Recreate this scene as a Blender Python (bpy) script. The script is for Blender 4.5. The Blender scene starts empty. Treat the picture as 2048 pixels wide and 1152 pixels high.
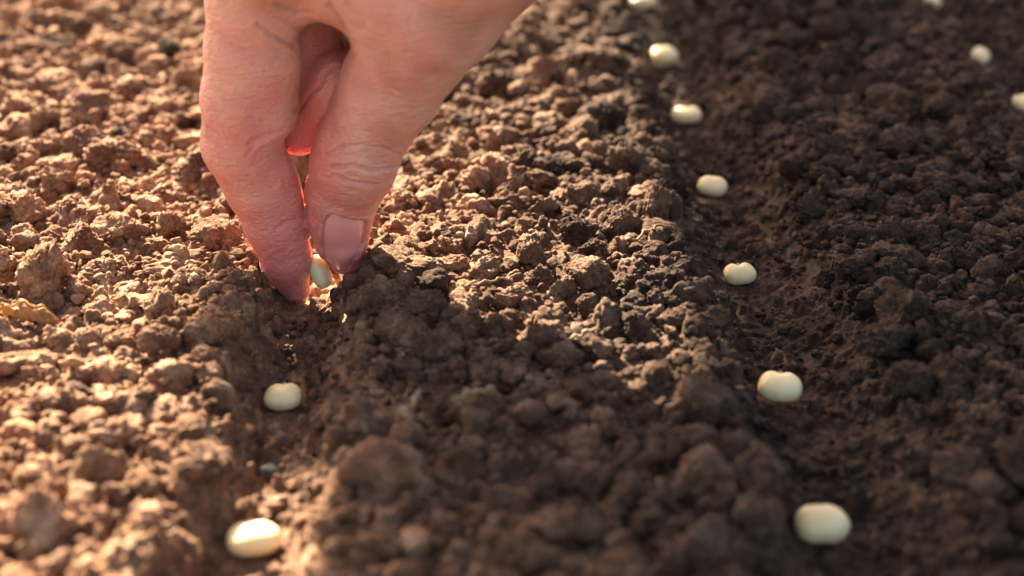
import bpy, math, random
import numpy as np
from mathutils import Vector, Matrix

random.seed(7)
rng = np.random.default_rng(7)
MM = 0.001                                     # all modelling below is in millimetres
scene = bpy.context.scene
C = scene.collection

# ------------------------------------------------------------------ camera
FPX = 2969.0; PITCH = math.radians(27); YAW = math.radians(-1.014); CAMH = 139.0
cam_d = bpy.data.cameras.new('camera'); cam = bpy.data.objects.new('camera', cam_d); C.objects.link(cam)
cam.location = (0, 0, CAMH * MM)
cam.rotation_euler = (math.pi / 2 - PITCH, 0, YAW)
cam_d.sensor_width = 36; cam_d.lens = 36 * FPX / 2048
cam_d.clip_start = 0.01; cam_d.clip_end = 200
cam_d.dof.use_dof = True; cam_d.dof.focus_distance = 0.293; cam_d.dof.aperture_fstop = 11.0
cam_d.dof.aperture_blades = 0
scene.camera = cam
scene.render.resolution_x = 1024; scene.render.resolution_y = 576

# ------------------------------------------------------------------ sky, sun, exposure
SUN_AZ = math.radians(26)      # to the left of straight ahead
SUN_EL = math.radians(31)
w = bpy.data.worlds.new('World'); scene.world = w; w.use_nodes = True
nt = w.node_tree; bg = nt.nodes['Background']
sky = nt.nodes.new('ShaderNodeTexSky'); sky.sky_type = 'NISHITA'; sky.sun_disc = False
sky.sun_elevation = SUN_EL; sky.sun_rotation = -SUN_AZ; sky.dust_density = 3.0; sky.ozone_density = 0.6
hz = nt.nodes.new('ShaderNodeMix'); hz.data_type = 'RGBA'; hz.blend_type = 'MULTIPLY'; hz.inputs[0].default_value = 1.0
hz.inputs[7].default_value = (1.14, 0.93, 0.76, 1)     # warm, hazy air
nt.links.new(sky.outputs[0], hz.inputs[6]); nt.links.new(hz.outputs[2], bg.inputs[0]); bg.inputs[1].default_value = 0.05
sd = bpy.data.lights.new('sun', 'SUN'); sd.energy = 5.0; sd.angle = math.radians(0.5); sd.color = (1.0, 0.84, 0.61)
so = bpy.data.objects.new('sun', sd); C.objects.link(so)
SUNDIR = Vector((-math.sin(SUN_AZ) * math.cos(SUN_EL), math.cos(SUN_AZ) * math.cos(SUN_EL), math.sin(SUN_EL)))
so.rotation_euler = SUNDIR.to_track_quat('Z', 'Y').to_euler(); so.location = SUNDIR * 5
vs = scene.view_settings
vs.view_transform = 'Standard'; vs.look = 'None'; vs.exposure = 3.0; vs.gamma = 1; vs.use_curve_mapping = False

# ------------------------------------------------------------------ projection helpers
Rm = cam.rotation_euler.to_matrix()
RC = np.array(Rm)
CAM = np.array([0, 0, CAMH])
def P(px, py, Z):
    """photo pixel and distance along the view axis -> world point in mm"""
    v = np.array([(px - 1024) / FPX * Z, -(py - 576) / FPX * Z, -Z])
    return CAM + RC @ v
def on_plane(px, py, z=0.0):
    a = P(px, py, 100.0) - CAM
    return CAM + a * ((z - CAMH) / a[2])
def project(pts):
    v = (pts - CAM) @ RC
    Z = -v[:, 2]
    return v[:, 0] / Z * FPX + 1024, -v[:, 1] / Z * FPX + 576, Z

# ------------------------------------------------------------------ noise
_perm = np.random.default_rng(3).permutation(256).astype(np.int64)
_perm = np.concatenate([_perm, _perm])
_g = np.random.default_rng(4).normal(size=(256, 3)); _g /= np.linalg.norm(_g, axis=1)[:, None]
def noise3(p):
    i = np.floor(p).astype(np.int64); f = p - i; i &= 255
    u = f * f * f * (f * (f * 6 - 15) + 10)
    out = 0
    for dx in (0, 1):
        wx = u[:, 0] if dx else 1 - u[:, 0]
        for dy in (0, 1):
            wy = u[:, 1] if dy else 1 - u[:, 1]
            for dz in (0, 1):
                wz = u[:, 2] if dz else 1 - u[:, 2]
                h = _perm[_perm[_perm[(i[:, 0] + dx) & 255] + ((i[:, 1] + dy) & 255)] + ((i[:, 2] + dz) & 255)]
                g = _g[h]
                out = out + wx * wy * wz * (g[:, 0] * (f[:, 0] - dx) + g[:, 1] * (f[:, 1] - dy) + g[:, 2] * (f[:, 2] - dz))
    return out
def noise2(x, y, s, seed=0.0):
    sh = x.shape
    p = np.stack([x.ravel() / s + seed, y.ravel() / s + 1.7 * seed, np.full(x.size, 0.37 + seed)], 1)
    return noise3(p).reshape(sh)
def sstep(a, b, x):
    t = np.clip((x - a) / (b - a), 0, 1); return t * t * (3 - 2 * t)

# ------------------------------------------------------------------ object helpers
def mesh_np(name, V, F, mat=None, parent=None, smooth=True, n=3):
    """V in mm; F (k,n) array, or list of lists when n=0"""
    me = bpy.data.meshes.new(name)
    V = np.asarray(V, dtype=np.float64) * MM
    if n == 0:
        me.from_pydata([tuple(v) for v in V], [], [tuple(f) for f in F])
    else:
        F = np.asarray(F, dtype=np.int32)
        me.vertices.add(len(V)); me.vertices.foreach_set('co', V.astype(np.float32).ravel())
        me.loops.add(F.size); me.loops.foreach_set('vertex_index', F.ravel())
        me.polygons.add(len(F))
        me.polygons.foreach_set('loop_start', np.arange(0, F.size, n, dtype=np.int32))
        me.polygons.foreach_set('loop_total', np.full(len(F), n, dtype=np.int32))
        me.update(calc_edges=True)
    me.polygons.foreach_set('use_smooth', np.full(len(me.polygons), smooth))
    me.update()
    if mat: me.materials.append(mat)
    o = bpy.data.objects.new(name, me); C.objects.link(o)
    if parent is not None: o.parent = parent
    return o
def tag(o, label=None, cat=None, group=None, kind=None):
    if label: o['label'] = label
    if cat: o['category'] = cat
    if group: o['group'] = group
    if kind: o['kind'] = kind
    return o
def sphere_grid(nu, nv):
    V = [(0, 0, 1.0)]; F = []
    for j in range(1, nv):
        t = math.pi * j / nv
        for i in range(nu):
            a = 2 * math.pi * i / nu
            V.append((math.sin(t) * math.cos(a), math.sin(t) * math.sin(a), math.cos(t)))
    V.append((0, 0, -1.0))
    for i in range(nu): F.append((0, 1 + i, 1 + (i + 1) % nu))
    for j in range(nv - 2):
        for i in range(nu):
            a = 1 + j * nu + i; b = 1 + j * nu + (i + 1) % nu
            F.append((a, a + nu, b)); F.append((b, a + nu, b + nu))
    e = len(V) - 1; s = 1 + (nv - 2) * nu
    for i in range(nu): F.append((s + i, e, s + (i + 1) % nu))
    return np.array(V), np.array(F)
def icosphere(level):
    t = (1 + 5 ** .5) / 2
    V = np.array([(-1,t,0),(1,t,0),(-1,-t,0),(1,-t,0),(0,-1,t),(0,1,t),(0,-1,-t),(0,1,-t),(t,0,-1),(t,0,1),(-t,0,-1),(-t,0,1)], float)
    V /= np.linalg.norm(V[0])
    F = np.array([(0,11,5),(0,5,1),(0,1,7),(0,7,10),(0,10,11),(1,5,9),(5,11,4),(11,10,2),(10,7,6),(7,1,8),(3,9,4),(3,4,2),(3,2,6),(3,6,8),(3,8,9),(4,9,5),(2,4,11),(6,2,10),(8,6,7),(9,8,1)])
    for _ in range(level):
        E = np.concatenate([F[:, [0, 1]], F[:, [1, 2]], F[:, [2, 0]]]); E.sort(axis=1)
        U, inv = np.unique(E, axis=0, return_inverse=True); inv = inv.ravel()
        M = V[U[:, 0]] + V[U[:, 1]]; M /= np.linalg.norm(M, axis=1)[:, None]
        n = len(F); a, b, c = inv[:n] + len(V), inv[n:2*n] + len(V), inv[2*n:] + len(V)
        V = np.concatenate([V, M])
        F = np.concatenate([np.stack([F[:,0], a, c],1), np.stack([F[:,1], b, a],1), np.stack([F[:,2], c, b],1), np.stack([a, b, c],1)])
    return V, F
def rand_rot(r):
    q = r.normal(size=4); q /= np.linalg.norm(q); a, b, c, d = q
    return np.array([[1-2*(c*c+d*d), 2*(b*c-a*d), 2*(b*d+a*c)],[2*(b*c+a*d), 1-2*(b*b+d*d), 2*(c*d-a*b)],[2*(b*d-a*c), 2*(c*d+a*b), 1-2*(b*b+c*c)]])

# ------------------------------------------------------------------ materials
def new_mat(name):
    m = bpy.data.materials.new(name); m.use_nodes = True
    return m, m.node_tree, m.node_tree.nodes['Principled BSDF']
def nd(t, kind, **kw):
    n = t.nodes.new(kind)
    for k, v in kw.items():
        if k in n.inputs: n.inputs[k].default_value = v
        else: setattr(n, k, v)
    return n
def ramp(t, src, stops):
    r = t.nodes.new('ShaderNodeValToRGB'); els = r.color_ramp.elements
    while len(els) < len(stops): els.new(0.5)
    for e, (p, c) in zip(els, stops):
        e.position = p; e.color = (*c, 1) if len(c) == 3 else c
    t.links.new(src, r.inputs[0]); return r

def soil_material(name, fine=1.0):
    m, t, b = new_mat(name); L = t.links
    geo = t.nodes.new('ShaderNodeNewGeometry')
    big = nd(t, 'ShaderNodeTexNoise', Scale=38.0, Detail=3.0); L.new(geo.outputs['Position'], big.inputs['Vector'])
    mid = nd(t, 'ShaderNodeTexNoise', Scale=170.0, Detail=5.0, Roughness=0.65); L.new(geo.outputs['Position'], mid.inputs['Vector'])
    grain = nd(t, 'ShaderNodeTexNoise', Scale=1500.0, Detail=4.0, Roughness=0.75); L.new(geo.outputs['Position'], grain.inputs['Vector'])
    # sunlight and shade put into soil colour: paler, oranger towards -x, darker towards +x
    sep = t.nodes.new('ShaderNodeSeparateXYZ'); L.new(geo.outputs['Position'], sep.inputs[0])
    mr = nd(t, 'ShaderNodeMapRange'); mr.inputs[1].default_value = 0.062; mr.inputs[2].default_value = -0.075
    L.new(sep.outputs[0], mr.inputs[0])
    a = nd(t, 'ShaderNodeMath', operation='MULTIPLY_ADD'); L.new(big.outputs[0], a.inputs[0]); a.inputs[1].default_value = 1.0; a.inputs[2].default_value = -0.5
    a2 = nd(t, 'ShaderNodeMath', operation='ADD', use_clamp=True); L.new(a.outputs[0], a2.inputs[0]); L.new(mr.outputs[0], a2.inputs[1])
    shade_tone = ramp(t, mid.outputs[0], [(0.28, (0.020, 0.0135, 0.0105)), (0.5, (0.056, 0.037, 0.0285)), (0.72, (0.112, 0.079, 0.062))])
    sunlit_tone = ramp(t, mid.outputs[0], [(0.28, (0.098, 0.040, 0.022)), (0.5, (0.275, 0.145, 0.083)), (0.72, (0.54, 0.36, 0.235))])
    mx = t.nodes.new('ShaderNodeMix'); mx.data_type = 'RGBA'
    L.new(a2.outputs[0], mx.inputs[0]); L.new(shade_tone.outputs[0], mx.inputs[6]); L.new(sunlit_tone.outputs[0], mx.inputs[7])
    gr = ramp(t, grain.outputs[0], [(0.3, (0.50, 0.48, 0.48)), (0.5, (1, 1, 1)), (0.68, (1.55, 1.53, 1.48))])
    mu = t.nodes.new('ShaderNodeMix'); mu.data_type = 'RGBA'; mu.blend_type = 'MULTIPLY'; mu.inputs[0].default_value = 0.85
    L.new(mx.outputs[2], mu.inputs[6]); L.new(gr.outputs[0], mu.inputs[7])
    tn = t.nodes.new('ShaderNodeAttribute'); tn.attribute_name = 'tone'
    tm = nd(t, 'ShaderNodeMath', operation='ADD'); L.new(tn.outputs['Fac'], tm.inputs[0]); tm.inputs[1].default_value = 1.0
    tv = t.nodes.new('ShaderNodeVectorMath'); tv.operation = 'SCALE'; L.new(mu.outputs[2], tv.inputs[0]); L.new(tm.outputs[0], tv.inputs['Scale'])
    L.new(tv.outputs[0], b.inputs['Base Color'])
    b.inputs['Roughness'].default_value = 0.93; b.inputs['Specular IOR Level'].default_value = 0.22
    vo = nd(t, 'ShaderNodeTexVoronoi', Scale=1400.0); vo.feature = 'SMOOTH_F1'; L.new(geo.outputs['Position'], vo.inputs['Vector'])
    b1 = nd(t, 'ShaderNodeBump', Strength=1.0, Distance=0.0005); b1.invert = True; L.new(vo.outputs['Distance'], b1.inputs['Height'])
    b2 = nd(t, 'ShaderNodeBump', Strength=1.0, Distance=0.0007); L.new(grain.outputs[0], b2.inputs['Height']); L.new(b1.outputs[0], b2.inputs['Normal'])
    L.new(b2.outputs[0], b.inputs['Normal'])
    return m
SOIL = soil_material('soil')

def simple(name, col, rough=0.6, sss=0.0, rad=(1, .6, .3), scale=0.001, noise=None, bump=0.0, spec=0.5):
    m, t, b = new_mat(name); b.inputs['Roughness'].default_value = rough
    b.inputs['Specular IOR Level'].default_value = spec
    b.inputs['Base Color'].default_value = (*col, 1)
    if sss:
        b.inputs['Subsurface Weight'].default_value = sss; b.inputs['Subsurface Radius'].default_value = rad; b.inputs['Subsurface Scale'].default_value = scale
    if noise:
        sc, col2 = noise
        tc = t.nodes.new('ShaderNodeTexCoord')
        n = nd(t, 'ShaderNodeTexNoise', Scale=sc, Detail=4.0); t.links.new(tc.outputs['Object'], n.inputs['Vector'])
        r = ramp(t, n.outputs[0], [(0.35, col), (0.68, col2)]); t.links.new(r.outputs[0], b.inputs['Base Color'])
        if bump:
            bp = nd(t, 'ShaderNodeBump', Strength=bump, Distance=0.0005); t.links.new(n.outputs[0], bp.inputs['Height']); t.links.new(bp.outputs[0], b.inputs['Normal'])
    return m

# ------------------------------------------------------------------ the ground
ROWS = (-36.0, 54.0, 148.0, 240.0)
RIDGE = 9.5
def base_height(x, y):
    wob = 3.0 * noise2(x * 0 + 3.0, y, 45, 2.0) + 2.6 * noise2(x, y, 14, 5.0)
    h = np.full(x.shape, RIDGE)
    for c in ROWS:
        d = x - c + wob
        left = sstep(2.6, 13.0 if c < 0 else 18.0, -d); right = sstep(2.6, 15.0 if c < 0 else 23.0, d)
        h = np.minimum(h, RIDGE * np.where(d < 0, left, right))
    return h
def hit_ground(px, py):
    """where the photo's line of sight through a pixel meets the smooth ridge-and-furrow surface"""
    a = P(px, py, 1.0) - CAM; a = a / a[1]
    ys = np.arange(120, 700, 0.5); pts = CAM[None] + a[None] * ys[:, None]
    b = base_height(pts[:, 0], pts[:, 1])
    k = int(np.argmax(pts[:, 2] <= b))
    return pts[k]
# where nothing may lie: seeds, fingers
SEEDS = [  # px, py, width px, rotation, tilt, label
 (1643, 1047, 108, 0.1, 0.14, 'cream seed nearest to the camera in the middle furrow, blurred'),
 (1560, 772, 86, -0.15, 0.14, 'second nearest cream seed in the middle furrow, under a thin curled rootlet'),
 (1479, 547, 66, 0.15, 0.35, 'cream seed in sharpest focus, third from the camera in the middle furrow'),
 (1425, 372, 60, -0.3, 0.4, 'fourth cream seed from the camera in the middle furrow, beside the upright block of earth'),
 (1372, 229, 62, -0.2, 0.15, 'narrow cream seed with a saddle dip, fifth from the camera in the middle furrow'),
 (1328, 110, 55, 0.3, 0.3, 'sixth cream seed from the camera in the middle furrow, small and blurred'),
 (1288, 2, 54, 0.0, 0.2, 'cream seed cut by the top edge above the middle furrow'),
 (507, 1077, 106, 0.25, 0.1, 'brightly sunlit cream seed at the bottom left of the photo'),
 (566, 793, 76, -0.1, 0.25, 'shaded cream seed in the left furrow just below the fingertips'),
 (2046, 208, 56, 0.5, 0.3, 'cream seed cut by the right edge of the photo'),
 (1960, 112, 48, 0.9, 0.5, 'cream seed in the far right furrow, middle one of its three'),
 (1856, 1, 50, 0.1, 0.2, 'cream seed cut by the top edge above the far right furrow'),
]
seed_xy = np.array([hit_ground(a[0], a[1] + a[2] * 0.22)[:2] for a in SEEDS])
tip_xy = np.array([hit_ground(600, 605)[:2], hit_ground(660, 590)[:2]])
def mid_height(x, y):
    b = base_height(x, y)
    k = sstep(1.0, 9.0, b)                      # 0 in the furrow bottom, 1 on the ridge
    for sx, sy in seed_xy: k = k * (1 - 0.8 * np.exp(-((x - sx) ** 2 + (y - sy) ** 2) / 30.0))
    return b + 2.3 * noise2(x, y, 30, 8.0) * k + (1.2 * k + 0.35) * noise2(x, y, 9, 11.0) + (0.8 * k + 0.45) * noise2(x, y, 3.6, 13.0)
def axis(lo, hi, step, far, grow=1.07):
    mids = list(np.arange(lo, hi + step / 2, step)); s = step; a = [lo]; b = [hi]
    while a[-1] > -far: s *= grow; a.append(a[-1] - s)
    s = step
    while b[-1] < far: s *= grow; b.append(b[-1] + s)
    return np.array(a[:0:-1] + mids + b[1:])
STEP = 0.36
gx = axis(-190, 205, STEP, 30000); gy = axis(128, 520, STEP, 30000)
GX, GY = np.meshgrid(gx, gy)
H = mid_height(GX, GY)
ix0 = int(np.argmin(abs(gx + 190))); iy0 = int(np.argmin(abs(gy - 128)))
nx_d = int(395 / STEP); ny_d = int(392 / STEP)
ridge_k = sstep(2.0, 9.0, base_height(GX, GY))
H += (0.35 + 0.25 * ridge_k) * noise2(GX, GY, 1.5, 17.0) * (abs(GX) < 260)
# crumbs pressed into the surface, from the coarsest to the finest
def splat(n, rmin, rmax, power, ridge_only=False):
    r = rmin * (rmax / rmin) ** (rng.random(n) ** power)
    X = rng.uniform(-188, 203, n); Y = rng.uniform(130, 518, n)
    for x, y, q in zip(X, Y, r):
        i = ix0 + int((x + 190) / STEP); j = iy0 + int((y - 128) / STEP); wn = int(q * 1.35 / STEP) + 1
        if ridge_only and ridge_k[j, i] < 0.35 + 0.5 * random.random(): continue
        if q > 0.7 and (np.hypot(seed_xy[:, 0] - x, seed_xy[:, 1] - 2 - y) < 5.5).any(): continue
        sl = (slice(j - wn, j + wn + 1), slice(i - wn, i + wn + 1))
        dx = GX[sl] - x; dy = GY[sl] - y
        an = (x * 12.9 + y * 78.2) % 3.1; c, s = math.cos(an), math.sin(an)
        u = (c * dx + s * dy); v = (-s * dx + c * dy) * (1 + 0.5 * ((x * 3.3) % 1))
        th = np.arctan2(v, u)
        rr = (u * u + v * v) / (q * (1 + 0.13 * np.sin(3 * th + x) + 0.09 * np.sin(5 * th + y))) ** 2
        zc = H[j, i] - q * 0.05
        top = zc + q * 0.82 * np.sqrt(np.clip(1 - rr, 0, 1))
        H[sl] = np.where(rr < 1, np.maximum(H[sl], top), H[sl])
splat(2600, 1.6, 3.4, 1.4, True)
splat(15000, 0.8, 1.9, 1.3)
splat(30000, 0.45, 1.0, 1.0)
def ground_z(x, y):
    i = int(np.searchsorted(gx, x)); j = int(np.searchsorted(gy, y))
    return float(H[min(j, len(gy) - 1), min(i, len(gx) - 1)])
ny, nx = H.shape
V = np.stack([GX.ravel(), GY.ravel(), H.ravel()], 1)
idx = np.arange(ny * nx).reshape(ny, nx)
F = np.stack([idx[:-1, :-1].ravel(), idx[:-1, 1:].ravel(), idx[1:, 1:].ravel(), idx[1:, :-1].ravel()], 1)
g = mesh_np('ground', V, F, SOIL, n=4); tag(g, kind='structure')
# ------------------------------------------------------------------ clods
def clod_shape(level, r, rough=1.0, chips=7):
    V, Fc = icosphere(level)
    off = r.uniform(0, 200, 3)
    for _ in range(chips):                      # flat broken faces
        n = r.normal(size=3); n /= np.linalg.norm(n); d = r.uniform(0.45, 0.8)
        s = V @ n; V = V - np.clip(s - d, 0, None)[:, None] * n * 0.9
    nrm = V / np.linalg.norm(V, axis=1)[:, None]
    dsp = 0.34 * noise3(V * 1.3 + off) + rough * (0.20 * noise3(V * 2.7 + off) + 0.30 * abs(noise3(V * 4.5 + off)) - 0.08)
    if level >= 3: dsp += rough * (0.17 * abs(noise3(V * 9 + off)) + 0.07 * noise3(V * 17 + off)); dsp += (rough * 0.055 * noise3(V * 33 + off) if level >= 4 else 0)
    return V + nrm * dsp[:, None], Fc
PROTO = {2: [clod_shape(2, rng) for _ in range(24)], 3: [clod_shape(3, rng, 1.15) for _ in range(26)], 1: [clod_shape(1, rng) for _ in range(16)], 4: [clod_shape(4, rng, 1.15) for _ in range(16)]}

# prominent clods: px, py (base centre in the photo), width px, height px, label
NAMED = [
 (82, 600, 104, 150, 0, 'tall dark slab of a clod leaning up, largest on the left above the yellow leaf'),
 (160, 512, 88, 80, 0, 'rounded sunlit clod just behind the tall leaning slab on the left'),
 (198, 562, 80, 46, 0, 'flat topped clod lying right of the tall leaning slab'),
 (150, 600, 66, 60, 0, 'knobbly clod between the tall slab and the flat topped clod, above the leaf tip'),
 (312, 640, 78, 74, 0, 'bulky clod with a flat face, highest of the three big clods left of the furrow'),
 (322, 712, 92, 72, 0, 'broad folded clod with sunlit folds, in front of the bulky flat faced clod'),
 (243, 702, 66, 54, 0, 'lumpy clod just left of the broad folded clod'),
 (172, 694, 64, 46, 0, 'round brown clod right of the leaf and its grey neighbour'),
 (114, 700, 60, 46, 0, 'greyish clod lying directly in front of the yellow leaf'),
 (347, 548, 140, 40, 0, 'long low clod lying crosswise, left of the index finger tip'),
 (427, 492, 112, 62, 0, 'wide double humped clod touching the left outline of the index finger'),
 (338, 472, 62, 64, 0, 'pointed clod left of the double humped clod beside the finger'),
 (478, 582, 60, 54, 0, 'round clod at the brink of the furrow just left of the index fingernail'),
 (1000, 426, 84, 50, 0, 'smooth dome shaped clod, dark on its near face, right of the thumb'),
 (808, 420, 80, 50, 0, 'brown rounded clod behind the thumbnail, close to the right outline of the thumb'),
 (1062, 530, 62, 80, 0, 'upright egg shaped clod in the sunlit strip, tallest of those around it'),
 (968, 560, 64, 56, 0, 'wedge shaped sunlit clod leaning left of the upright egg shaped clod'),
 (905, 540, 70, 34, 0, 'pale low clod at the edge of the shadow right of the thumb tip'),
 (1078, 572, 68, 50, 0, 'pitted clod in front of the upright egg shaped clod'),
 (1128, 592, 58, 54, 0, 'round clod right of the pitted clod in the sunlit strip'),
 (1152, 482, 74, 70, 1, 'blackish crumbly clod, darkest clod on the sunlit ridge'),
 (1186, 512, 56, 42, 1, 'small black clod lying against the darkest clod on the ridge'),
 (895, 510, 74, 46, 0, 'clod with a dark hollow face between the thumbnail and the wedge shaped clod'),
 (1312, 440, 60, 92, 0, 'upright block of earth on the brink of the middle furrow'),
 (1630, 436, 96, 62, 1, 'large rounded shaded clod, leftmost on the ridge right of the middle furrow'),
 (1706, 412, 88, 34, 1, 'flat loaf shaped clod behind the row of clods on the right ridge'),
 (1712, 488, 56, 46, 1, 'pebble like shaded clod, leftmost of the line of round clods on the right ridge'),
 (1772, 488, 62, 52, 1, 'shaded clod second from left in the line of round clods on the right ridge'),
 (1850, 494, 66, 56, 1, 'shaded clod third from left in the line of round clods on the right ridge'),
 (1912, 500, 58, 48, 1, 'shaded clod fourth from left in the line of round clods on the right ridge'),
 (1996, 496, 66, 48, 1, 'shaded clod at the right end of the line of round clods'),
 (1852, 418, 62, 44, 1, 'shaded clod standing behind the third clod of the line on the right ridge'),
 (1825, 790, 114, 66, 1, 'smooth brown blurred clod on the right, beside the second nearest seed'),
 (1018, 612, 78, 42, 0, 'pale sloping clod catching light just inside the hand shadow'),
 (985, 668, 74, 56, 1, 'dark round clod in the shadow in front of the pale sloping clod'),
 (1265, 584, 62, 48, 0, 'round clod on the sunlit strip nearest to the brink of the middle furrow'),
 (1356, 660, 84, 50, 0, 'broad brown clod on the furrow brink, at the near end of the sunlit strip'),
 (1272, 676, 74, 60, 0, 'lumpy clod left of the broad brown clod on the furrow brink'),
]
named_xy = []
darkclod = SOIL
for k, (px, py, wpx, hpx, dark, lab) in enumerate(NAMED):
    p = hit_ground(px, py); _, _, Z = project(p[None]); s = FPX / Z[0]
    rw = wpx / s / 2; rh = hpx / s / 2
    r = np.random.default_rng(100 + k)
    Vc, Fc = clod_shape(4, r, 1.15, 6)
    Vc = (Vc - (Vc.max(0) + Vc.min(0)) / 2) / ((Vc.max(0) - Vc.min(0)) / 2)
    Vc = Vc * np.array([rw, (rw * 0.55 + rh * 0.45), rh * 1.08])
    a = r.uniform(-0.5, 0.5); ca, sa = math.cos(a), math.sin(a)
    Vc = Vc @ np.array([[ca, sa, 0], [-sa, ca, 0], [0, 0, 1]])
    if k == 0: Vc[:, 0] += Vc[:, 2] * 0.35
    if k in (16,): Vc[:, 0] += Vc[:, 2] * 0.5
    zc = p[2] + rh * 0.55
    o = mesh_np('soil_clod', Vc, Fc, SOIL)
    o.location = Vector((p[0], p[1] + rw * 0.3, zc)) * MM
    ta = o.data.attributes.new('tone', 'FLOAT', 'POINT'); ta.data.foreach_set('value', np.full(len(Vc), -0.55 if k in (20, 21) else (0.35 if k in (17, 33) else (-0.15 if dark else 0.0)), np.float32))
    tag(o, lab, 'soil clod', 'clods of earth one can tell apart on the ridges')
    named_xy.append((p[0], p[1] + rw * 0.3, rw))
named_xy = np.array(named_xy)

# loose clods and crumbs: one mesh
Vs, Fs, off = [], [], 0
Ts = []
placed = np.zeros((0, 3))
# sight lines kept free of clods, as they are in the photo: seeds, thumb tip, finger tip
CLEAR = np.array([(a[0], a[1], a[2], project(hit_ground(a[0], a[1] + a[2] * 0.22)[None])[2][0]) for a in SEEDS] + [(690, 515, 90, 296.0), (588, 565, 60, 296.0), (642, 545, 70, 296.0)])
def try_place(n, rmin, rmax, level, power, sink, minsep):
    global off, placed
    r = rmin * (rmax / rmin) ** (rng.random(n) ** power)
    r = np.sort(r)[::-1]
    X = rng.uniform(-186, 201, n); Y = rng.uniform(134, 515, n)
    K = sstep(3.0, 9.5, base_height(X, Y)); SL = base_height(X, Y)
    for x, y, q, k in zip(X, Y, r, K):
        if q > 1.5 and k < (0.25 + 0.6 * rng.random()) * (0.35 if q < 2.3 else 1): continue
        if q <= 1.5 and k < 0.3 and rng.random() < 0.12: continue
        if (np.hypot(seed_xy[:, 0] - x, seed_xy[:, 1] - y) < 4.3 + q * 0.8).any(): continue
        near = [(abs(seed_xy[:, 0] - x) < 7.5) & (seed_xy[:, 1] - y > -2) & (seed_xy[:, 1] - y < 12)]
        if q > 0.55 and near[0].any(): continue
        if (np.hypot(tip_xy[:, 0] - x, tip_xy[:, 1] - y) < 5.0 + q).any(): continue
        if q > 1.6 and (np.hypot(named_xy[:, 0] - x, named_xy[:, 1] - y) < named_xy[:, 2] * 0.75 + q * 0.8).any(): continue
        if q > 1.6 and ((abs(named_xy[:, 0] - x) < named_xy[:, 2] + q * 0.5) & (named_xy[:, 1] - y > 0) & (named_xy[:, 1] - y < named_xy[:, 2] + q * 1.6)).any(): continue
        if q > 0.6:
            ax, ay, az = project(np.array([[x, y, float(base_height(np.array([x]), np.array([y]))[0]) + q * 0.6]]))
            if ((np.hypot(ax[0] - CLEAR[:, 0], ay[0] - CLEAR[:, 1]) < CLEAR[:, 2] * 0.42 + q * FPX / az[0] * 1.1) & (az[0] < CLEAR[:, 3] + 3)).any(): continue
        if x < 0 and q > 1.3 and k < 0.8: continue
        if minsep and len(placed) and (np.hypot(placed[:, 0] - x, placed[:, 1] - y) < (placed[:, 2] + q) * minsep).any(): continue
        if minsep: placed = np.concatenate([placed, [[x, y, q]]])
        lv = 3 if (level == 4 and q < 3.8) else level
        Vp, Fp = PROTO[lv][rng.integers(len(PROTO[lv]))]
        sc = q * np.array([rng.uniform(0.85, 1.3), rng.uniform(0.85, 1.2), rng.uniform(0.65, 1.0)])
        v = (Vp @ rand_rot(rng).T) * sc
        z = ground_z(x, y) if q < 1.5 else float(mid_height(np.array([x]), np.array([y]))[0])
        v = v + np.array([x, y, z + q * sink])
        Ts.append(np.full(len(v), np.clip(rng.normal(0, 0.26), -0.6, 0.6) - (0.45 if rng.random() < 0.07 else 0), np.float32))
        Vs.append(v); Fs.append(Fp + off); off += len(v)
try_place(1500, 2.8, 5.7, 4, 1.6, 0.38, 0.60)
try_place(4200, 1.5, 3.2, 3, 1.3, 0.50, 0.52)
try_place(9000, 0.9, 1.6, 2, 1.0, 0.35, 0)
try_place(16000, 0.45, 0.9, 1, 1.0, 0.45, 0)
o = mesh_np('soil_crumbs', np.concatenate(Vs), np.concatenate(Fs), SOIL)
ta = o.data.attributes.new('tone', 'FLOAT', 'POINT'); ta.data.foreach_set('value', np.clip(np.concatenate(Ts), -0.8, 0.8))
tag(o, 'countless brown crumbs and small lumps of dug earth covering ridges and furrows', 'soil crumbs', kind='stuff')
print('crumb verts', off, 'ground verts', ny * nx)

# ------------------------------------------------------------------ seeds
def seed_mat():
    m, t, b = new_mat('cream_seed_coat'); L = t.links
    tc = t.nodes.new('ShaderNodeTexCoord')
    n = nd(t, 'ShaderNodeTexNoise', Scale=260.0, Detail=3.0); L.new(tc.outputs['Object'], n.inputs['Vector'])
    r = ramp(t, n.outputs[0], [(0.3, (0.84, 0.69, 0.34)), (0.55, (0.92, 0.82, 0.50)), (0.8, (0.93, 0.86, 0.60))])
    L.new(r.outputs[0], b.inputs['Base Color'])
    b.inputs['Roughness'].default_value = 0.38
    b.inputs['Subsurface Weight'].default_value = 0.6; b.inputs['Subsurface Radius'].default_value = (1, .8, .4); b.inputs['Subsurface Scale'].default_value = 0.0012
    b2 = nd(t, 'ShaderNodeTexNoise', Scale=1100.0, Detail=2.0); L.new(tc.outputs['Object'], b2.inputs['Vector'])
    bp = nd(t, 'ShaderNodeBump', Strength=0.12, Distance=0.0003); L.new(b2.outputs[0], bp.inputs['Height']); L.new(bp.outputs[0], b.inputs['Normal'])
    return m
SEED = seed_mat()
HILUM = simple('hilum_brown', (0.50, 0.33, 0.13), 0.6, noise=(900.0, (0.66, 0.50, 0.25)))
SV, SF = sphere_grid(48, 32)
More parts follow.
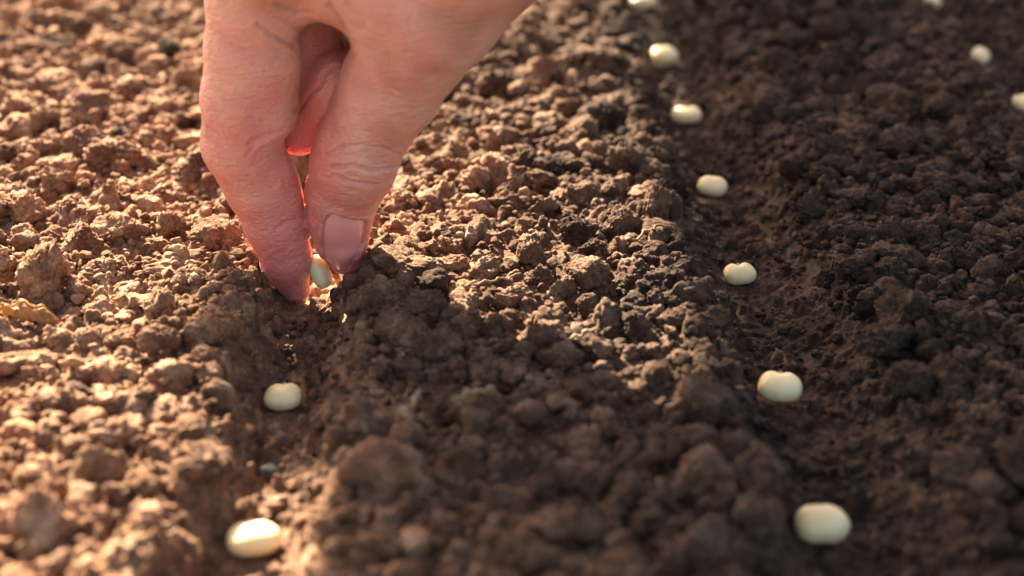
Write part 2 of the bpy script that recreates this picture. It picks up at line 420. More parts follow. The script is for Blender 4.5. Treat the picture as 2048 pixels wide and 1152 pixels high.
def seed_shape(r, saddle=1.0, point=0.0):
    """half width 1 in x; hilum edge towards +y, flattened in z"""
    V = SV.copy()
    x, y, z = V.T
    q = 2.45
    nrm = (abs(x) ** q + abs(y) ** q + abs(z) ** q) ** (1 / q); V = V / nrm[:, None]
    x, y, z = V.T
    Y = y * (0.74 + 0.12 * r.random()); Z = z * (0.50 + 0.08 * r.random()); X = x * (1 - 0.10 * y * 0.8 - point * 0.45 * (y + 1) / 2)
    dent = saddle * 0.22 * np.exp(-(x / 0.26) ** 2) * np.clip(y + 0.25, 0, 1.2)
    Y = Y - dent
    Z = Z * (1 - 0.35 * saddle * np.exp(-(x / 0.30) ** 2) * sstep(0.0, 0.9, y))
    O = np.stack([X, Y, Z], 1)
    O += (0.05 * noise3(O * 1.4 + r.uniform(0, 99, 3)))[:, None] * V
    return O
def make_seed(k, R, loc, rot, label, saddle=1.0, point=0.0, euler=None):
    r = np.random.default_rng(500 + k)
    V = seed_shape(r, saddle, point) * R
    o = mesh_np('seed', V, SF, SEED)
    # hilum scar: small raised pad on the dented edge
    HV, HF = sphere_grid(16, 10)
    sel = V[(abs(V[:, 0]) < 0.15 * R) & (V[:, 1] > 0)]
    c = sel[np.argmax(sel[:, 1])]
    hv = HV * np.array([0.17, 0.075, 0.26]) * R + np.array([0, c[1] - 0.03 * R, c[2] * 0.4 + 0.08 * R])
    mesh_np('hilum', hv, HF, HILUM, parent=o)
    o.location = Vector(loc) * MM; o.rotation_euler = euler if euler else rot
    tag(o, label, 'seed', 'cream coloured seeds being sown')
    return o
for k, (px, py, wpx, rz, tilt, lab) in enumerate(SEEDS):
    x, y = seed_xy[k]
    q = hit_ground(px, py + wpx * 0.22); _, _, Z = project(q[None]); R = wpx / (FPX / Z[0]) / 2 * 0.99
    # rest on what is really there: the mean surface below the seed
    ys, xs = np.mgrid[-1:1.01:0.5, -1:1.01:0.5]
    zs = [ground_z(x + a * R * 0.8, y + b * R * 0.8) for a, b in zip(xs.ravel(), ys.ravel())]
    zc = max(np.percentile(zs, 70), q[2]) + R * 0.50
    ctr = P(px, py, Z[0] - 2)
    zc = min(max(zc, ctr[2] - 2), ctr[2] + 3)
    zc += {0: 0.8, 1: 1.8}.get(k, 0.0)
    pos = P(px, py, 100) - CAM; pos = CAM + pos * ((zc - CAMH) / pos[2])
    make_seed(k, R, pos, (tilt, 0.08 * math.sin(k * 3), rz), lab, saddle=(0.8 if k in (4, 2) else (0.25, 0.5, 0.35)[k % 3] if k != 7 else 0.15))

# ------------------------------------------------------------------ the hand
def J(px, py, r, dz=0.0, lean=0.062):
    return np.append(P(px, py, 300 - lean * (605 - py) + dz), r)
HAND_PARTS = []     # (a, b, ra, rb, flatten axis or None, factor, group)
def seg(a, b, grp, flat=None, fac=1.0):
    HAND_PARTS.append((a[:3], b[:3], a[3], b[3], flat, fac, grp))
def chain(pts, grp, flat=None, fac=1.0):
    for a, b in zip(pts[:-1], pts[1:]): seg(a, b, grp, flat, fac)
idx_pts = [J(592, 578, 2.9), J(574, 520, 5.0, 0.3), J(549, 440, 6.15, 0.3), J(521, 370, 6.9), J(484, 288, 7.5, -0.5), J(493, 200, 8.3), J(501, 100, 8.2), J(512, -10, 8.8, 1), J(545, -150, 11.5, 3)]
chain(idx_pts, 'index')
seg(J(543, 222, 4.6, -1.5), J(540, 120, 5.2, -1.0), 'index'); seg(J(539, 346, 4.9, -1.0), J(555, 400, 4.9, -0.6), 'index')            # fleshy pad of the proximal phalanx
thumb_pts = [J(690, 510, 3.9, 1.6), J(683, 478, 5.2, 1.0), J(678, 430, 6.4, 1), J(687, 380, 7.1, 1), J(707, 328, 8.2, 0), J(719, 288, 8.2, 0), J(748, 235, 8.4, 0), J(784, 170, 9.4, -1), J(828, 85, 10.4, -2), J(862, 0, 13.5, -1), J(935, -150, 17.5, 2), J(1150, -420, 25, 8)]
chain(thumb_pts, 'thumb')
web = [J(560, -70, 9, 5), J(650, -95, 8, 3), J(760, -70, 9.5, 1), J(850, 0, 12, 0)]
chain(web, 'palm')
seg(J(570, -5, 4.5, 1), J(640, -30, 4.5, 0), 'palm'); seg(J(650, -35, 5, 0), J(740, 10, 6, -1), 'palm')
mcps = {'middle': J(600, -190, 11, 18), 'ring': J(655, -210, 10.5, 31), 'little': J(715, -220, 9.5, 43)}
wrist = J(1130, -420, 21, 14)
for m_ in mcps.values(): seg(m_, wrist, 'palm')
seg(idx_pts[-1], wrist, 'palm'); seg(idx_pts[-1], mcps['middle'], 'palm'); seg(mcps['middle'], mcps['ring'], 'palm'); seg(mcps['ring'], mcps['little'], 'palm')
seg(J(700, -90, 9, 18), J(880, -190, 15, 18), 'palm')
seg(J(745, 90, 6, 24), J(700, -40, 7.5, 24), 'palm'); seg(J(760, 60, 6, 20), J(800, -30, 9, 18), 'palm')
mid = [mcps['middle'], J(596, 50, 8.0, 18), J(606, 150, 6.8, 12.5), J(597, 262, 4.7, 10)]
chain(mid, 'middle')
chain([J(606, 254, 4.5, 9.5), J(668, 172, 6.0, 8.5), J(712, 150, 5.4, 17)], 'middle2')
ring = [mcps['ring'], J(585, -10, 7.5, 26), J(600, 70, 6.5, 26)]
chain(ring, 'ring'); chain([J(604, 70, 6.2, 26), J(680, 10, 6, 27), J(740, -40, 6, 30)], 'ring2')
lit = [mcps['little'], J(620, -20, 6.5, 33), J(635, 60, 5.5, 31)]
chain(lit, 'little'); chain([J(638, 60, 5.5, 31), J(700, 0, 5.5, 33), J(750, -40, 5.5, 36)], 'little2')
elbow = np.append(P(1150, -420, 310) + np.array([175, -25, 150]), 40)
elbow[:3] = wrist[:3] + np.array([190, -10, 165]); seg(wrist, elbow, 'palm')
seg(np.append(thumb_pts[-1][:3], 24), elbow, 'palm')

def cone_sdf(p, a, b, ra, rb):
    ba = b - a; l2 = float(ba @ ba); h = np.clip(((p - a) @ ba) / l2, 0, 1)
    d = p - a - h[:, None] * ba
    # slight correction so that the tangent cone has the right radii
    return np.sqrt((d * d).sum(1)) - (ra + (rb - ra) * (h * h * (3 - 2 * h) * 0.35 + h * 0.65))
def smin(a, b, k):
    h = np.clip(0.5 + 0.5 * (b - a) / k, 0, 1)
    return b * (1 - h) + a * h - k * h * (1 - h)
def hand_sdf(p):
    G = {}
    for a, b, ra, rb, fl, fac, grp in HAND_PARTS:
        d = cone_sdf(p, a, b, ra, rb)
        k = 1.2 if grp in ('index', 'thumb', 'middle', 'ring', 'little') else 3.0
        if grp == 'index' and ra <= 5.6 and rb <= 5.6 and b[2] > 40: k = 3.0
        G[grp] = d if grp not in G else smin(G[grp], d, k)
    hi_ = sstep(52, 72, p[:, 2])
    palm_i = smin(G['palm'], G['index'], 3.0); palm_t = smin(G['palm'], G['thumb'], 4.0)
    d = smin(palm_i, palm_t, 0.25 + 4.0 * hi_)
    m = smin(G['middle'], G['middle2'], 1.2); r = smin(G['ring'], G['ring2'], 1.2); l = smin(G['little'], G['little2'], 1.2)
    up = sstep(40, 95, p[:, 2])
    for q in (m, r, l): d = smin(d, q, 0.6 + 4.0 * up)
    return d

def surface_nets(fn, lo, hi, h, block=48):
    n = np.ceil((hi - lo) / h).astype(int) + 1
    xs = [lo[i] + h * np.arange(n[i]) for i in range(3)]
    val = np.full(n, 99.0)
    cs = 8                                                       # coarse pass skips empty blocks
    for i in range(0, n[0], cs):
        for j in range(0, n[1], cs):
            ck = np.arange(0, n[2], cs)
            cx = xs[0][min(i + cs // 2, n[0] - 1)]; cy = xs[1][min(j + cs // 2, n[1] - 1)]
            cp = np.stack([np.full(len(ck), cx), np.full(len(ck), cy), lo[2] + h * (ck + cs / 2)], 1)
            d = fn(cp); reach = h * cs * 0.5 * 1.75 + 3.5
            for kk, dd in zip(ck, d):
                if abs(dd) > reach:
                    val[i:i+cs, j:j+cs, kk:kk+cs] = 9.0 if dd > 0 else -9.0
                else:
                    A, B, D = np.meshgrid(xs[0][i:i+cs], xs[1][j:j+cs], xs[2][kk:kk+cs], indexing='ij')
                    val[i:i+cs, j:j+cs, kk:kk+cs] = fn(np.stack([A.ravel(), B.ravel(), D.ravel()], 1)).reshape(A.shape)
    s = val < 0
    c = np.zeros(tuple(n - 1), int)
    for a in (0, 1):
        for b in (0, 1):
            for d in (0, 1): c += s[a:n[0]-1+a, b:n[1]-1+b, d:n[2]-1+d]
    act = (c > 0) & (c < 8); ids = np.full(act.shape, -1); ids[act] = np.arange(act.sum())
    I = np.argwhere(act); Vv = lo + (I + 0.5) * h
    Fq = []
    for ax in range(3):
        o1, o2 = [(1, 2), (2, 0), (0, 1)][ax]
        sl0 = [slice(1, -1)] * 3; sl0[ax] = slice(0, -1); sl1 = list(sl0); sl1[ax] = slice(1, None)
        e = s[tuple(sl0)] != s[tuple(sl1)]; sgn = s[tuple(sl0)][e]
        Q = np.argwhere(e); base = Q.copy(); base[:, o1] += 1; base[:, o2] += 1
        def cell(d1, d2):
            z = base.copy(); z[:, o1] -= d1; z[:, o2] -= d2
            return ids[z[:, 0], z[:, 1], z[:, 2]]
        q = np.stack([cell(1, 1), cell(0, 1), cell(0, 0), cell(1, 0)], 1)
        q[~sgn] = q[~sgn][:, ::-1]
        Fq.append(q)
    return Vv, np.concatenate(Fq)
def grad(fn, p, e=0.15):
    g = np.stack([fn(p + np.eye(3)[i] * e) - fn(p - np.eye(3)[i] * e) for i in range(3)], 1)
    return g / np.maximum(np.linalg.norm(g, axis=1), 1e-9)[:, None]
def relax(V, F, it):
    for _ in range(it):
        S = np.zeros_like(V); cnt = np.zeros(len(V))
        for a, b in ((0, 1), (1, 2), (2, 3), (3, 0)):
            np.add.at(S, F[:, a], V[F[:, b]]); np.add.at(S, F[:, b], V[F[:, a]])
            np.add.at(cnt, F[:, a], 1); np.add.at(cnt, F[:, b], 1)
        V = V * 0.4 + 0.6 * S / cnt[:, None]
    return V
def subdiv_quads(V, F):
    E = np.concatenate([F[:, [0, 1]], F[:, [1, 2]], F[:, [2, 3]], F[:, [3, 0]]]); E.sort(axis=1)
    U, inv = np.unique(E, axis=0, return_inverse=True); inv = inv.ravel(); n = len(F)
    e = [inv[i * n:(i + 1) * n] + len(V) for i in range(4)]
    c = np.arange(n) + len(V) + len(U)
    V2 = np.concatenate([V, (V[U[:, 0]] + V[U[:, 1]]) / 2, V[F].mean(1)])
    F2 = np.concatenate([np.stack([F[:, 0], e[0], c, e[3]], 1), np.stack([F[:, 1], e[1], c, e[0]], 1), np.stack([F[:, 2], e[2], c, e[1]], 1), np.stack([F[:, 3], e[3], c, e[2]], 1)])
    return V2, F2

ends = np.array([q[0] for q in HAND_PARTS] + [q[1] for q in HAND_PARTS]); rads = np.array([q[2] for q in HAND_PARTS] + [q[3] for q in HAND_PARTS])
lo = (ends - rads[:, None]).min(0) - 2.5; hi = (ends + rads[:, None]).max(0) + 2.5
print('hand box', lo, hi)
def build_body(lo, hi, h):
    V, F = surface_nets(hand_sdf, lo, hi, h)
    V = relax(V, F, 1)
    for _ in range(2): V = V - grad(hand_sdf, V) * hand_sdf(V)[:, None]
    V = relax(V, F, 1)
    return V, F
HV_, HF_ = build_body(lo, hi, 0.9)
# refine only what the picture can show
fpx, fpy, fz = project(HV_)
print('hand verts', len(HV_))
HV_, HF_ = subdiv_quads(HV_, HF_)
HN_ = grad(hand_sdf, HV_)
HV_ = HV_ - HN_ * hand_sdf(HV_)[:, None] * 0.8
hx, hy, hz = project(HV_)
roi = (hx > 380) & (hx < 1080) & (hy > -30) & (hy < 640) & (((CAM - HV_) * HN_).sum(1) > 0) & (hz < 300)
fr_ = roi[HF_].all(1)
Va, Fa = subdiv_quads(HV_, HF_[fr_]); HF_ = np.concatenate([HF_[~fr_], Fa]); HV_ = Va      # finer where the folds are
HN_ = grad(hand_sdf, HV_); hx, hy, hz = project(HV_)
view = CAM - HV_; view /= np.linalg.norm(view, axis=1)[:, None]
front = np.clip((HN_ * view).sum(1) * 3, 0, 1) * (hz < 300)

def dist_poly(x, y, pts):
    best = np.full(len(x), 1e9)
    for (x0, y0), (x1, y1) in zip(pts[:-1], pts[1:]):
        dx, dy = x1 - x0, y1 - y0; t = np.clip(((x - x0) * dx + (y - y0) * dy) / (dx * dx + dy * dy), 0, 1)
        best = np.minimum(best, np.hypot(x - x0 - t * dx, y - y0 - t * dy))
    return best
def crop1(pts): return [(360 + a / 1.8, b / 1.8) for a, b in pts]
CREASES = [  # crop coordinates of the hand close-up, depth mm, width px
 (crop1([(520, 560), (580, 530), (650, 522), (730, 535), (795, 560)]), 0.20, 4),
 (crop1([(548, 600), (575, 603), (620, 596), (660, 608), (700, 615), (785, 600)]), 0.55, 4.5),
 (crop1([(555, 630), (600, 650), (660, 662), (720, 665), (770, 640)]), 0.38, 4.5),
 (crop1([(690, 592), (740, 590), (790, 580)]), 0.16, 3.5),
 (crop1([(600, 628), (640, 634)]), 0.14, 3.5),
 (crop1([(418, 405), (440, 372), (490, 318), (525, 262), (545, 240)]), 0.35, 5),
 (crop1([(540, 640), (590, 675), (650, 690)]), 0.12, 4),
 (crop1([(250, 520), (300, 492), (350, 480), (372, 470)]), 0.50, 5),
 (crop1([(240, 560), (270, 520), (310, 500)]), 0.22, 4),
 (crop1([(345, 825), (380, 800), (420, 792)]), 0.30, 4),
 (crop1([(120, 440), (150, 465), (175, 500)]), 0.2, 5),
 (crop1([(105, 460), (135, 490), (150, 530)]), 0.2, 5),
 (crop1([(280, 90), (330, 130), (380, 155), (412, 165)]), 0.34, 5),
 (crop1([(330, 60), (400, 90), (440, 110)]), 0.18, 5),
 (crop1([(540, 20), (580, 80), (605, 150)]), 0.5, 6),
 (crop1([(350, 20), (420, 50), (480, 50)]), 0.45, 6),
 (crop1([(600, 20), (640, 60), (660, 110)]), 0.3, 6),
]
disp = np.zeros(len(HV_))
for pts, dep, wd in CREASES:
    dep *= 1.5; wd *= 0.8
    jx = 3.0 * noise3(HV_ / 2.2 + 7); d = dist_poly(hx + jx, hy + 1.5 * jx, pts)
    disp -= dep * np.exp(-(d / wd) ** 2) * front
    disp += dep * 0.15 * np.exp(-((d - wd * 2.6) / (wd * 1.6)) ** 2) * front
# broad soft folds of the knuckle and tendons
disp += 0.34 * noise3(HV_ / 9.0 + 5) + 0.12 * noise3(HV_ / 3.5 + 9) + 0.05 * noise3(HV_ / 1.3 + 2)
disp -= 0.11 * (1 - np.clip(abs(noise3(HV_ / np.array([3.2, 3.2, 1.25]) + 31)) * 9, 0, 1)) * front     # fine skin lines
disp -= 0.07 * (1 - np.clip(abs(noise3(HV_ / np.array([1.2, 1.2, 2.6]) + 57)) * 7, 0, 1)) * front
# bed of the two nails: (outline in photo px)
TH_NAIL = [(500 + a / 4.43, 380 + b / 4.43) for a, b in [(640, 560), (636, 420), (650, 290), (690, 225), (740, 205), (830, 240), (930, 262), (1030, 262), (1022, 380), (990, 500), (930, 620), (860, 735), (780, 740), (700, 690), (655, 630)]]
def inside(x, y, poly):
    c = np.zeros(len(x), bool)
    for (x0, y0), (x1, y1) in zip(poly, poly[1:] + poly[:1]):
        c ^= ((y0 > y) != (y1 > y)) & (x < (x1 - x0) * (y - y0) / (y1 - y0 + 1e-12) + x0)
    return c
def poly_sd(x, y, poly):
    d = dist_poly(x, y, poly + poly[:1]); return np.where(inside(x, y, poly), -d, d)
sdn = poly_sd(hx, hy, TH_NAIL)
nf = front * (hz < 297)
disp += nf * (np.where(sdn < 0, -0.45 * sstep(0, 5, -sdn), 0.42 * np.exp(-((sdn - 4) / 6) ** 2) * (hy < 520)))
HV_ = HV_ + HN_ * disp[:, None]

def skin_mat():
    m, t, b = new_mat('skin'); L = t.links
    tc = t.nodes.new('ShaderNodeTexCoord'); at = t.nodes.new('ShaderNodeAttribute'); at.attribute_name = 'blush'
    n1 = nd(t, 'ShaderNodeTexNoise', Scale=110.0, Detail=4.0); L.new(tc.outputs['Object'], n1.inputs['Vector'])
    base = ramp(t, n1.outputs[0], [(0.3, (0.55, 0.265, 0.20)), (0.5, (0.68, 0.375, 0.295)), (0.72, (0.77, 0.48, 0.39))])
    mx = t.nodes.new('ShaderNodeMix'); mx.data_type = 'RGBA'; L.new(at.outputs['Fac'], mx.inputs[0]); L.new(base.outputs[0], mx.inputs[6]); mx.inputs[7].default_value = (0.70, 0.215, 0.205, 1)
    L.new(mx.outputs[2], b.inputs['Base Color'])
    b.inputs['Roughness'].default_value = 0.36; b.inputs['Specular IOR Level'].default_value = 0.7
    b.inputs['Subsurface Weight'].default_value = 0.62; b.inputs['Subsurface Radius'].default_value = (1.0, 0.28, 0.13); b.inputs['Subsurface Scale'].default_value = 0.0018
    v = nd(t, 'ShaderNodeTexVoronoi', Scale=1500.0); v.feature = 'DISTANCE_TO_EDGE'; L.new(tc.outputs['Object'], v.inputs['Vector'])
    mp = t.nodes.new('ShaderNodeMapping'); mp.inputs['Scale'].default_value = (1, 1, 3.5); L.new(tc.outputs['Object'], mp.inputs[0])
    n2 = nd(t, 'ShaderNodeTexNoise', Scale=520.0, Detail=5.0, Roughness=0.6); L.new(mp.outputs[0], n2.inputs['Vector'])
    b1 = nd(t, 'ShaderNodeBump', Strength=0.5, Distance=0.0004); L.new(v.outputs[0], b1.inputs['Height'])
    b2 = nd(t, 'ShaderNodeBump', Strength=0.6, Distance=0.0007); L.new(n2.outputs[0], b2.inputs['Height']); L.new(b1.outputs[0], b2.inputs['Normal'])
    L.new(b2.outputs[0], b.inputs['Normal'])
    return m
SKIN = skin_mat()
def nail_mat():
    m, t, b = new_mat('nail'); L = t.links
    at = t.nodes.new('ShaderNodeAttribute'); at.attribute_name = 'lunula'
    mx = t.nodes.new('ShaderNodeMix'); mx.data_type = 'RGBA'; L.new(at.outputs['Fac'], mx.inputs[0]); mx.inputs[6].default_value = (0.86, 0.33, 0.32, 1); mx.inputs[7].default_value = (0.84, 0.56, 0.51, 1)
    L.new(mx.outputs[2], b.inputs['Base Color']); b.inputs['Roughness'].default_value = 0.24; b.inputs['Coat Weight'].default_value = 0.5
    b.inputs['Subsurface Weight'].default_value = 0.8; b.inputs['Subsurface Radius'].default_value = (1, .35, .25); b.inputs['Subsurface Scale'].default_value = 0.002
    return m
NAIL = nail_mat()
person = mesh_np('person', HV_, HF_, SKIN, n=4)
tag(person, 'bare right hand pinching a cream seed between thumb and index finger over the furrow', 'person')
tips = np.array([idx_pts[0][:3], thumb_pts[0][:3], J(600, 280, 1, 12)[:3], idx_pts[1][:3]])
dt = np.min([np.linalg.norm(HV_ - q, axis=1) for q in tips], axis=0)
bl = np.clip(0.12 + 0.80 * (1 - sstep(5, 34, dt)) + 0.5 * noise3(HV_ / 9 + 3) + 0.25 * noise3(HV_ / 3.5 + 3), 0, 1)
a_ = person.data.attributes.new('blush', 'FLOAT', 'POINT'); a_.data.foreach_set('value', bl.astype(np.float32))

def march(origin, dirv, n=140):
    sgn = 1.0 if hand_sdf(origin[:1])[0] > 0 else -1.0
    p = origin.copy(); ok = np.zeros(len(p), bool)
    for _ in range(n):
        d = hand_sdf(p); p = p + dirv * (np.clip(d * sgn, -2, 20) * 0.8)[:, None]; ok = abs(d) < 0.02
    return p, ok
def make_nail(outline, dirs_fn, nu, nv, bulge, label, lun):
    """a curved plate over the finger, filled from an outline given in 2-D by a mapping to rays"""
    pl = np.array(outline); c = pl.mean(0)
    th = np.linspace(0, 2 * math.pi, nu, endpoint=False)
    seglen = np.r_[0, np.cumsum(np.hypot(*(np.roll(pl, -1, 0) - pl).T))]; q = np.vstack([pl, pl[:1]])
    tt = np.linspace(0, seglen[-1], nu, endpoint=False)
    rim = np.stack([np.interp(tt, seglen, q[:, 0]), np.interp(tt, seglen, q[:, 1])], 1)
    for _ in range(3): rim = (np.roll(rim, 1, 0) + 2 * rim + np.roll(rim, -1, 0)) / 4
    rings = [c + (rim - c) * f for f in np.linspace(1, 0.04, nv)]
    pts2 = np.vstack(rings + [c[None]])
    o3, d3 = dirs_fn(pts2)
    p, ok = march(o3, d3)
    n = grad(hand_sdf, p, 0.8)
    f = np.concatenate([np.full(nu, x) for x in np.linspace(1, 0.04, nv)] + [[0.0]])
    lift = bulge * (1 - f ** 6) - 0.42
    top = p + n * (lift + 0.05)[:, None]; bot = p - n * 0.7
    Fc = []
    N = len(p)
    for j in range(nv - 1):
        for i in range(nu):
            a = j * nu + i; b = j * nu + (i + 1) % nu
            Fc.append((a, b, b + nu, a + nu)); Fc.append((a + nu + N, b + nu + N, b + N, a + N))
    for i in range(nu):
        a = (nv - 1) * nu + i; b = (nv - 1) * nu + (i + 1) % nu
        Fc.append((a, b, N - 1)); Fc.append((b + N, a + N, 2 * N - 1)); Fc.append((i, i + N, (i + 1) % nu + N, (i + 1) % nu))
    o = mesh_np('fingernail', np.vstack([top, bot]), Fc, NAIL, parent=person, n=0)
    o['label'] = label
    at = o.data.attributes.new('lunula', 'FLOAT', 'POINT'); lv = lun(pts2); at.data.foreach_set('value', np.r_[lv, lv].astype(np.float32))
    import bmesh
    bm = bmesh.new(); bm.from_mesh(o.data); bmesh.ops.recalc_face_normals(bm, faces=bm.faces); bm.to_mesh(o.data); bm.free()
    return o
def cam_rays(p2):
    d = np.array([P(x, y, 100.0) - CAM for x, y in p2]); d /= np.linalg.norm(d, axis=1)[:, None]
    return CAM + d * 180, d
make_nail(TH_NAIL, cam_rays, 72, 12, 0.55, 'broad pink thumbnail facing the camera', lambda q: 0.35 * np.exp(-(poly_sd(q[:, 0], q[:, 1], [(640, 420), (760, 420), (745, 446), (700, 452), (655, 444)]).clip(0) / 5) ** 2))
# the index nail sits on the outer side of the finger, seen almost edge-on
ip, iq = idx_pts[1][:3], idx_pts[0][:3]
ax_ = (iq - ip) / np.linalg.norm(iq - ip)
camd = P(560, 560, 100) - CAM; camd /= np.linalg.norm(camd)
side = np.cross(ax_, camd); side /= np.linalg.norm(side)
if side[0] > 0: side = -side
out = side * 0.97 + camd * 0.25; out /= np.linalg.norm(out); wv = np.cross(ax_, out)
def idx_rays(p2):
    ang = p2[:, 1:] / 4.0; t_ = np.clip(p2[:, :1], -3, 4.5)
    d = out * np.cos(ang) + wv * np.sin(ang) + ax_ * ((p2[:, :1] - t_) / 4.0); d /= np.linalg.norm(d, axis=1)[:, None]
    return ip + t_ * ax_, d
nail_pts = [(-1.5, -3.2), (-2.5, 0), (-1.5, 3.2), (2, 4.0), (5, 3.6), (7.4, 2.6), (8.6, 0), (7.4, -2.6), (5, -3.6), (2, -4.0)]
make_nail(nail_pts, idx_rays, 60, 10, 0.75, 'narrow sliver of nail on the outer side of the index finger', lambda q: 0.4 * (q[:, 0] > 6.8))

# seed held between the fingertips
hp = P(641, 543, 296)
dv = P(652, 575, 296) - P(630, 515, 296); dv /= np.linalg.norm(dv)
X_ = dv; Y_ = np.cross(camd, X_); Y_ /= np.linalg.norm(Y_); Z_ = np.cross(X_, Y_)
M_ = Matrix(np.stack([-X_, Y_, Z_], 1).tolist())
s_ = make_seed(40, 3.5, hp, 0, 'cream seed held between thumb and index fingertip above the left furrow', 0.3, 0.0, euler=M_.to_euler())
s_.scale = (1.0, 0.85, 0.9)

# ------------------------------------------------------------------ unseen sun blocker on posts, added to shape the shadows on the soil
def tube(pts, rads, nseg=12, caps=True):
    V, F = [], []
    pts = [np.array(p, float) for p in pts]
    for k, (p, r) in enumerate(zip(pts, rads)):
        d = pts[min(k + 1, len(pts) - 1)] - pts[max(k - 1, 0)]; d /= np.linalg.norm(d)
        u = np.cross(d, (0, 0, 1.0)) if abs(d[2]) < 0.9 else np.cross(d, (1.0, 0, 0)); u /= np.linalg.norm(u); v = np.cross(d, u)
        for i in range(nseg):
            a = 2 * math.pi * i / nseg; V.append(p + r * (math.cos(a) * u + math.sin(a) * v))
    for k in range(len(pts) - 1):
        for i in range(nseg):
            a = k * nseg + i; b = k * nseg + (i + 1) % nseg; F.append((a, a + nseg, b + nseg, b))
    if caps: F.append(tuple(range(nseg))); F.append(tuple(range(len(V) - 1, len(V) - nseg - 1, -1)))
    return V, F
BLOCKER_CLOTH = simple('blocker_cloth', (0.10, 0.13, 0.10), 0.9, noise=(30.0, (0.14, 0.17, 0.13)))
WOOD = simple('weathered_wood', (0.24, 0.17, 0.11), 0.8, noise=(25.0, (0.34, 0.26, 0.18)), bump=0.5)
fr = bpy.data.objects.new('blocker_frame', None); C.objects.link(fr)
zc = 620.0
tag(fr, 'unseen frame added to cast the shadows over the seed beds', 'shade frame')
kx = math.sin(SUN_AZ) / math.tan(SUN_EL) * (zc - 11); ky = math.cos(SUN_AZ) / math.tan(SUN_EL) * (zc - 11)
# blocker outline, drawn as the shadow wanted on the ground, shifted sunwards below
OUT = [(-23, 20), (-25, 190), (-33, 210), (-53, 224), (-55, 262), (-44, 262), (-34, 244), (0, 212), (24, 203), (34, 214), (41, 262), (43, 700), (900, 700), (900, 20)]
OUT = [(a - kx, b + ky) for a, b in OUT]
cx = np.arange(-60 - kx, 905 - kx, 7.0); cy = np.arange(10 + ky, 705 + ky, 7.0); CX, CY = np.meshgrid(cx, cy)
sag = 4 * noise2(CX, CY, 90, 3.0)
top = np.stack([CX.ravel(), CY.ravel(), (zc + sag).ravel()], 1)
id_ = np.arange(CX.size).reshape(CX.shape); q = np.stack([id_[:-1, :-1].ravel(), id_[:-1, 1:].ravel(), id_[1:, 1:].ravel(), id_[1:, :-1].ravel()], 1)
qc = top[q].mean(1); q = q[inside(qc[:, 0], qc[:, 1], OUT)]
u_, inv_ = np.unique(q, return_inverse=True)
cl = mesh_np('blocker_sheet', top[u_], inv_.reshape(q.shape), BLOCKER_CLOTH, parent=fr, n=4)
so_ = cl.modifiers.new('thickness', 'SOLIDIFY'); so_.thickness = 0.0012
y0, y1 = 60 + ky, 690 + ky
for b in (y0, y1):
    v, f = tube([(45 - kx, b, zc + 14), (400 - kx, b, zc + 13), (895 - kx, b, zc + 14)], [9, 9, 9]); mesh_np('blocker_rail', v, f, WOOD, parent=fr, n=0)
x0, x1 = 560 - kx, 900 - kx
for (a, b) in ((x0 + 20, y0 + 20), (x1 - 20, y0 + 20), (x0 + 20, y1 - 20), (x1 - 20, y1 - 20)):
    v, f = tube([(a, b, -40), (a, b, 200), (a + 2, b, 420), (a + 2, b, zc - 12)], [14, 14, 13, 12]); mesh_np('blocker_post', v, f, WOOD, parent=fr, n=0)

# ------------------------------------------------------------------ small finds: leaf, straw, rootlets, pebbles
STRAW = simple('dry_straw', (0.20, 0.13, 0.07), 0.7, noise=(200.0, (0.34, 0.24, 0.13)))
ROOT = simple('rootlet', (0.22, 0.13, 0.08), 0.8)
LEAFM = simple('dry_leaf', (0.42, 0.20, 0.035), 0.55, noise=(220.0, (0.16, 0.07, 0.03)), bump=0.4, sss=0.3, scale=0.0008)
STONE = simple('grey_stone', (0.05, 0.054, 0.052), 0.9, noise=(300.0, (0.085, 0.09, 0.08)), bump=0.6, spec=0.2)
def top_z(x, y): return float(mid_height(np.array([x]), np.array([y]))[0])
def strand(name, pxs, r, mat, label, cat, lift=2.5, arch=0.0):
    P3 = [hit_ground(a, b) for a, b in pxs]
    n = 14; pts = []
    t0 = np.linspace(0, 1, len(P3))
    for k in range(n):
        t = k / (n - 1); q = np.array([np.interp(t, t0, [p[i] for p in P3]) for i in range(3)])
        q[2] = top_z(q[0], q[1]) + lift + arch * math.sin(math.pi * t) + 0.35 * math.sin(k * 1.7)
        q[:2] += 0.25 * np.array([math.sin(k * 2.1), math.cos(k * 1.3)]); pts.append(q)
    rr = [r * (0.55 + 0.45 * math.sin(math.pi * (0.15 + 0.7 * k / (n - 1)))) for k in range(n)]
    V, F = tube(pts, rr, 8); o = mesh_np(name, V, F, mat, n=0); tag(o, label, cat); return o
strand('straw', [(905, 850), (945, 838), (985, 822)], 0.42, STRAW, 'pale bit of straw in the shadowed near middle of the bed', 'straw', 4.5)
strand('straw', [(822, 872), (832, 850), (840, 828)], 0.36, STRAW, 'short upright blade of straw left of the longer pale straw', 'straw', 4.2)
strand('rootlet', [(1250, 512), (1300, 500), (1345, 494)], 0.28, ROOT, 'thin root lying across the ridge just left of the furrow brink', 'rootlet', 3.6)
strand('rootlet', [(1538, 752), (1548, 738), (1562, 742), (1572, 756)], 0.20, ROOT, 'thin curled hair of root arching over the second nearest seed', 'rootlet', 2.6, 1.5)
strand('rootlet', [(930, 622), (985, 600), (1040, 590)], 0.22, ROOT, 'fine brown root across the pale sloping clod', 'rootlet', 5.0)
strand('straw', [(1120, 712), (1160, 704), (1195, 706)], 0.34, STRAW, 'tiny pale straw below the shadow edge in the middle of the bed', 'straw', 4.0)
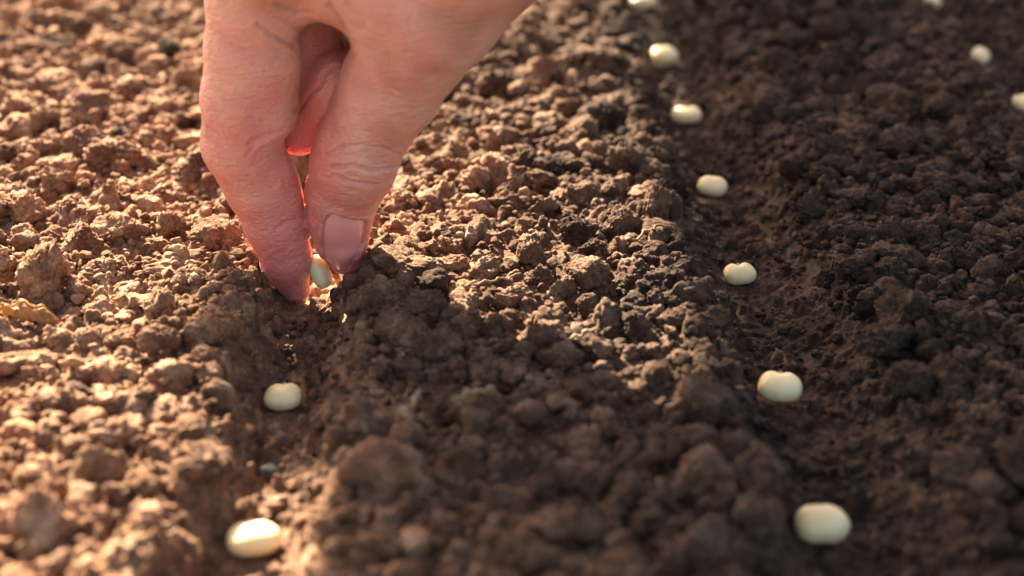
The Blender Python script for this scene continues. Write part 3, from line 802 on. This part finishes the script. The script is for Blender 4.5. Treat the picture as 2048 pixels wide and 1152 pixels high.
def stone(px, py, wpx, asp, lift, label, mat=STONE, seed=0, cat='pebble', name='pebble'):
    p = hit_ground(px, py); _, _, Z = project(p[None]); R = wpx / (FPX / Z[0]) / 2
    Vc, Fc = clod_shape(3, np.random.default_rng(900 + seed), 0.35, 4)
    Vc = (Vc - (Vc.max(0) + Vc.min(0)) / 2) / ((Vc.max(0) - Vc.min(0)) / 2) * R * np.array([1, 0.8, asp])
    o = mesh_np(name, Vc, Fc, mat); o.location = Vector((p[0], p[1], top_z(p[0], p[1]) + R * asp * 0.6 + lift)) * MM; tag(o, label, cat)
stone(542, 952, 42, 0.6, 0.3, 'small grey pebble in the left furrow between the two nearest seeds', seed=1)
stone(212, 318, 30, 0.5, 2.4, 'yellow brown scrap of leaf lying on the far left soil', LEAFM, seed=4, cat='leaf scrap', name='leaf_scrap')
# the curled yellow leaf
lp = hit_ground(66, 664); _, _, lz = project(lp[None]); ls = lz[0] / FPX
L_, W_ = 128 * ls, 44 * ls
V, F = [], []
nu_, nv_ = 40, 16
for i in range(nu_ + 1):
    u = i / nu_; hw = W_ / 2 * (math.sin(math.pi * min(1, u * 0.93 + 0.07)) ** 0.75) * (1 + 0.10 * math.sin(u * 23))
    for j in range(nv_ + 1):
        v = j / nv_ * 2 - 1
        x = (u - 0.5) * L_; y = v * hw
        z = 2.2 * math.sin(math.pi * u) + 1.3 * (1 - v * v) - 2.6 * u + 0.5 * math.sin(u * 17 + v * 3) - 0.45 * math.exp(-(v / 0.09) ** 2) + 0.25 * math.sin(abs(v) * 9 - u * 40)
        V.append((x, y, z))
n1 = len(V); V += [(x, y, z - 0.28) for x, y, z in V]
for i in range(nu_):
    for j in range(nv_):
        a = i * (nv_ + 1) + j; b = a + nv_ + 1
        F.append((a, b, b + 1, a + 1)); F.append((a + 1 + n1, b + 1 + n1, b + n1, a + n1))
for i in range(nu_):
    a = i * (nv_ + 1); b = a + nv_ + 1; F.append((a + n1, b + n1, b, a)); a += nv_; b += nv_; F.append((a, b, b + n1, a + n1))
for j in range(nv_):
    F.append((j, j + 1, j + 1 + n1, j + n1)); a = nu_ * (nv_ + 1) + j; F.append((a + 1, a, a + n1, a + 1 + n1))
lf = mesh_np('dry_leaf', V, F, LEAFM, n=0); lf.location = Vector((lp[0], lp[1] + 1, lp[2] + 3.0)) * MM; lf.rotation_euler = (math.radians(22), math.radians(2), math.radians(-12))
tag(lf, 'curled yellow brown dead leaf among the clods at the left edge', 'leaf')
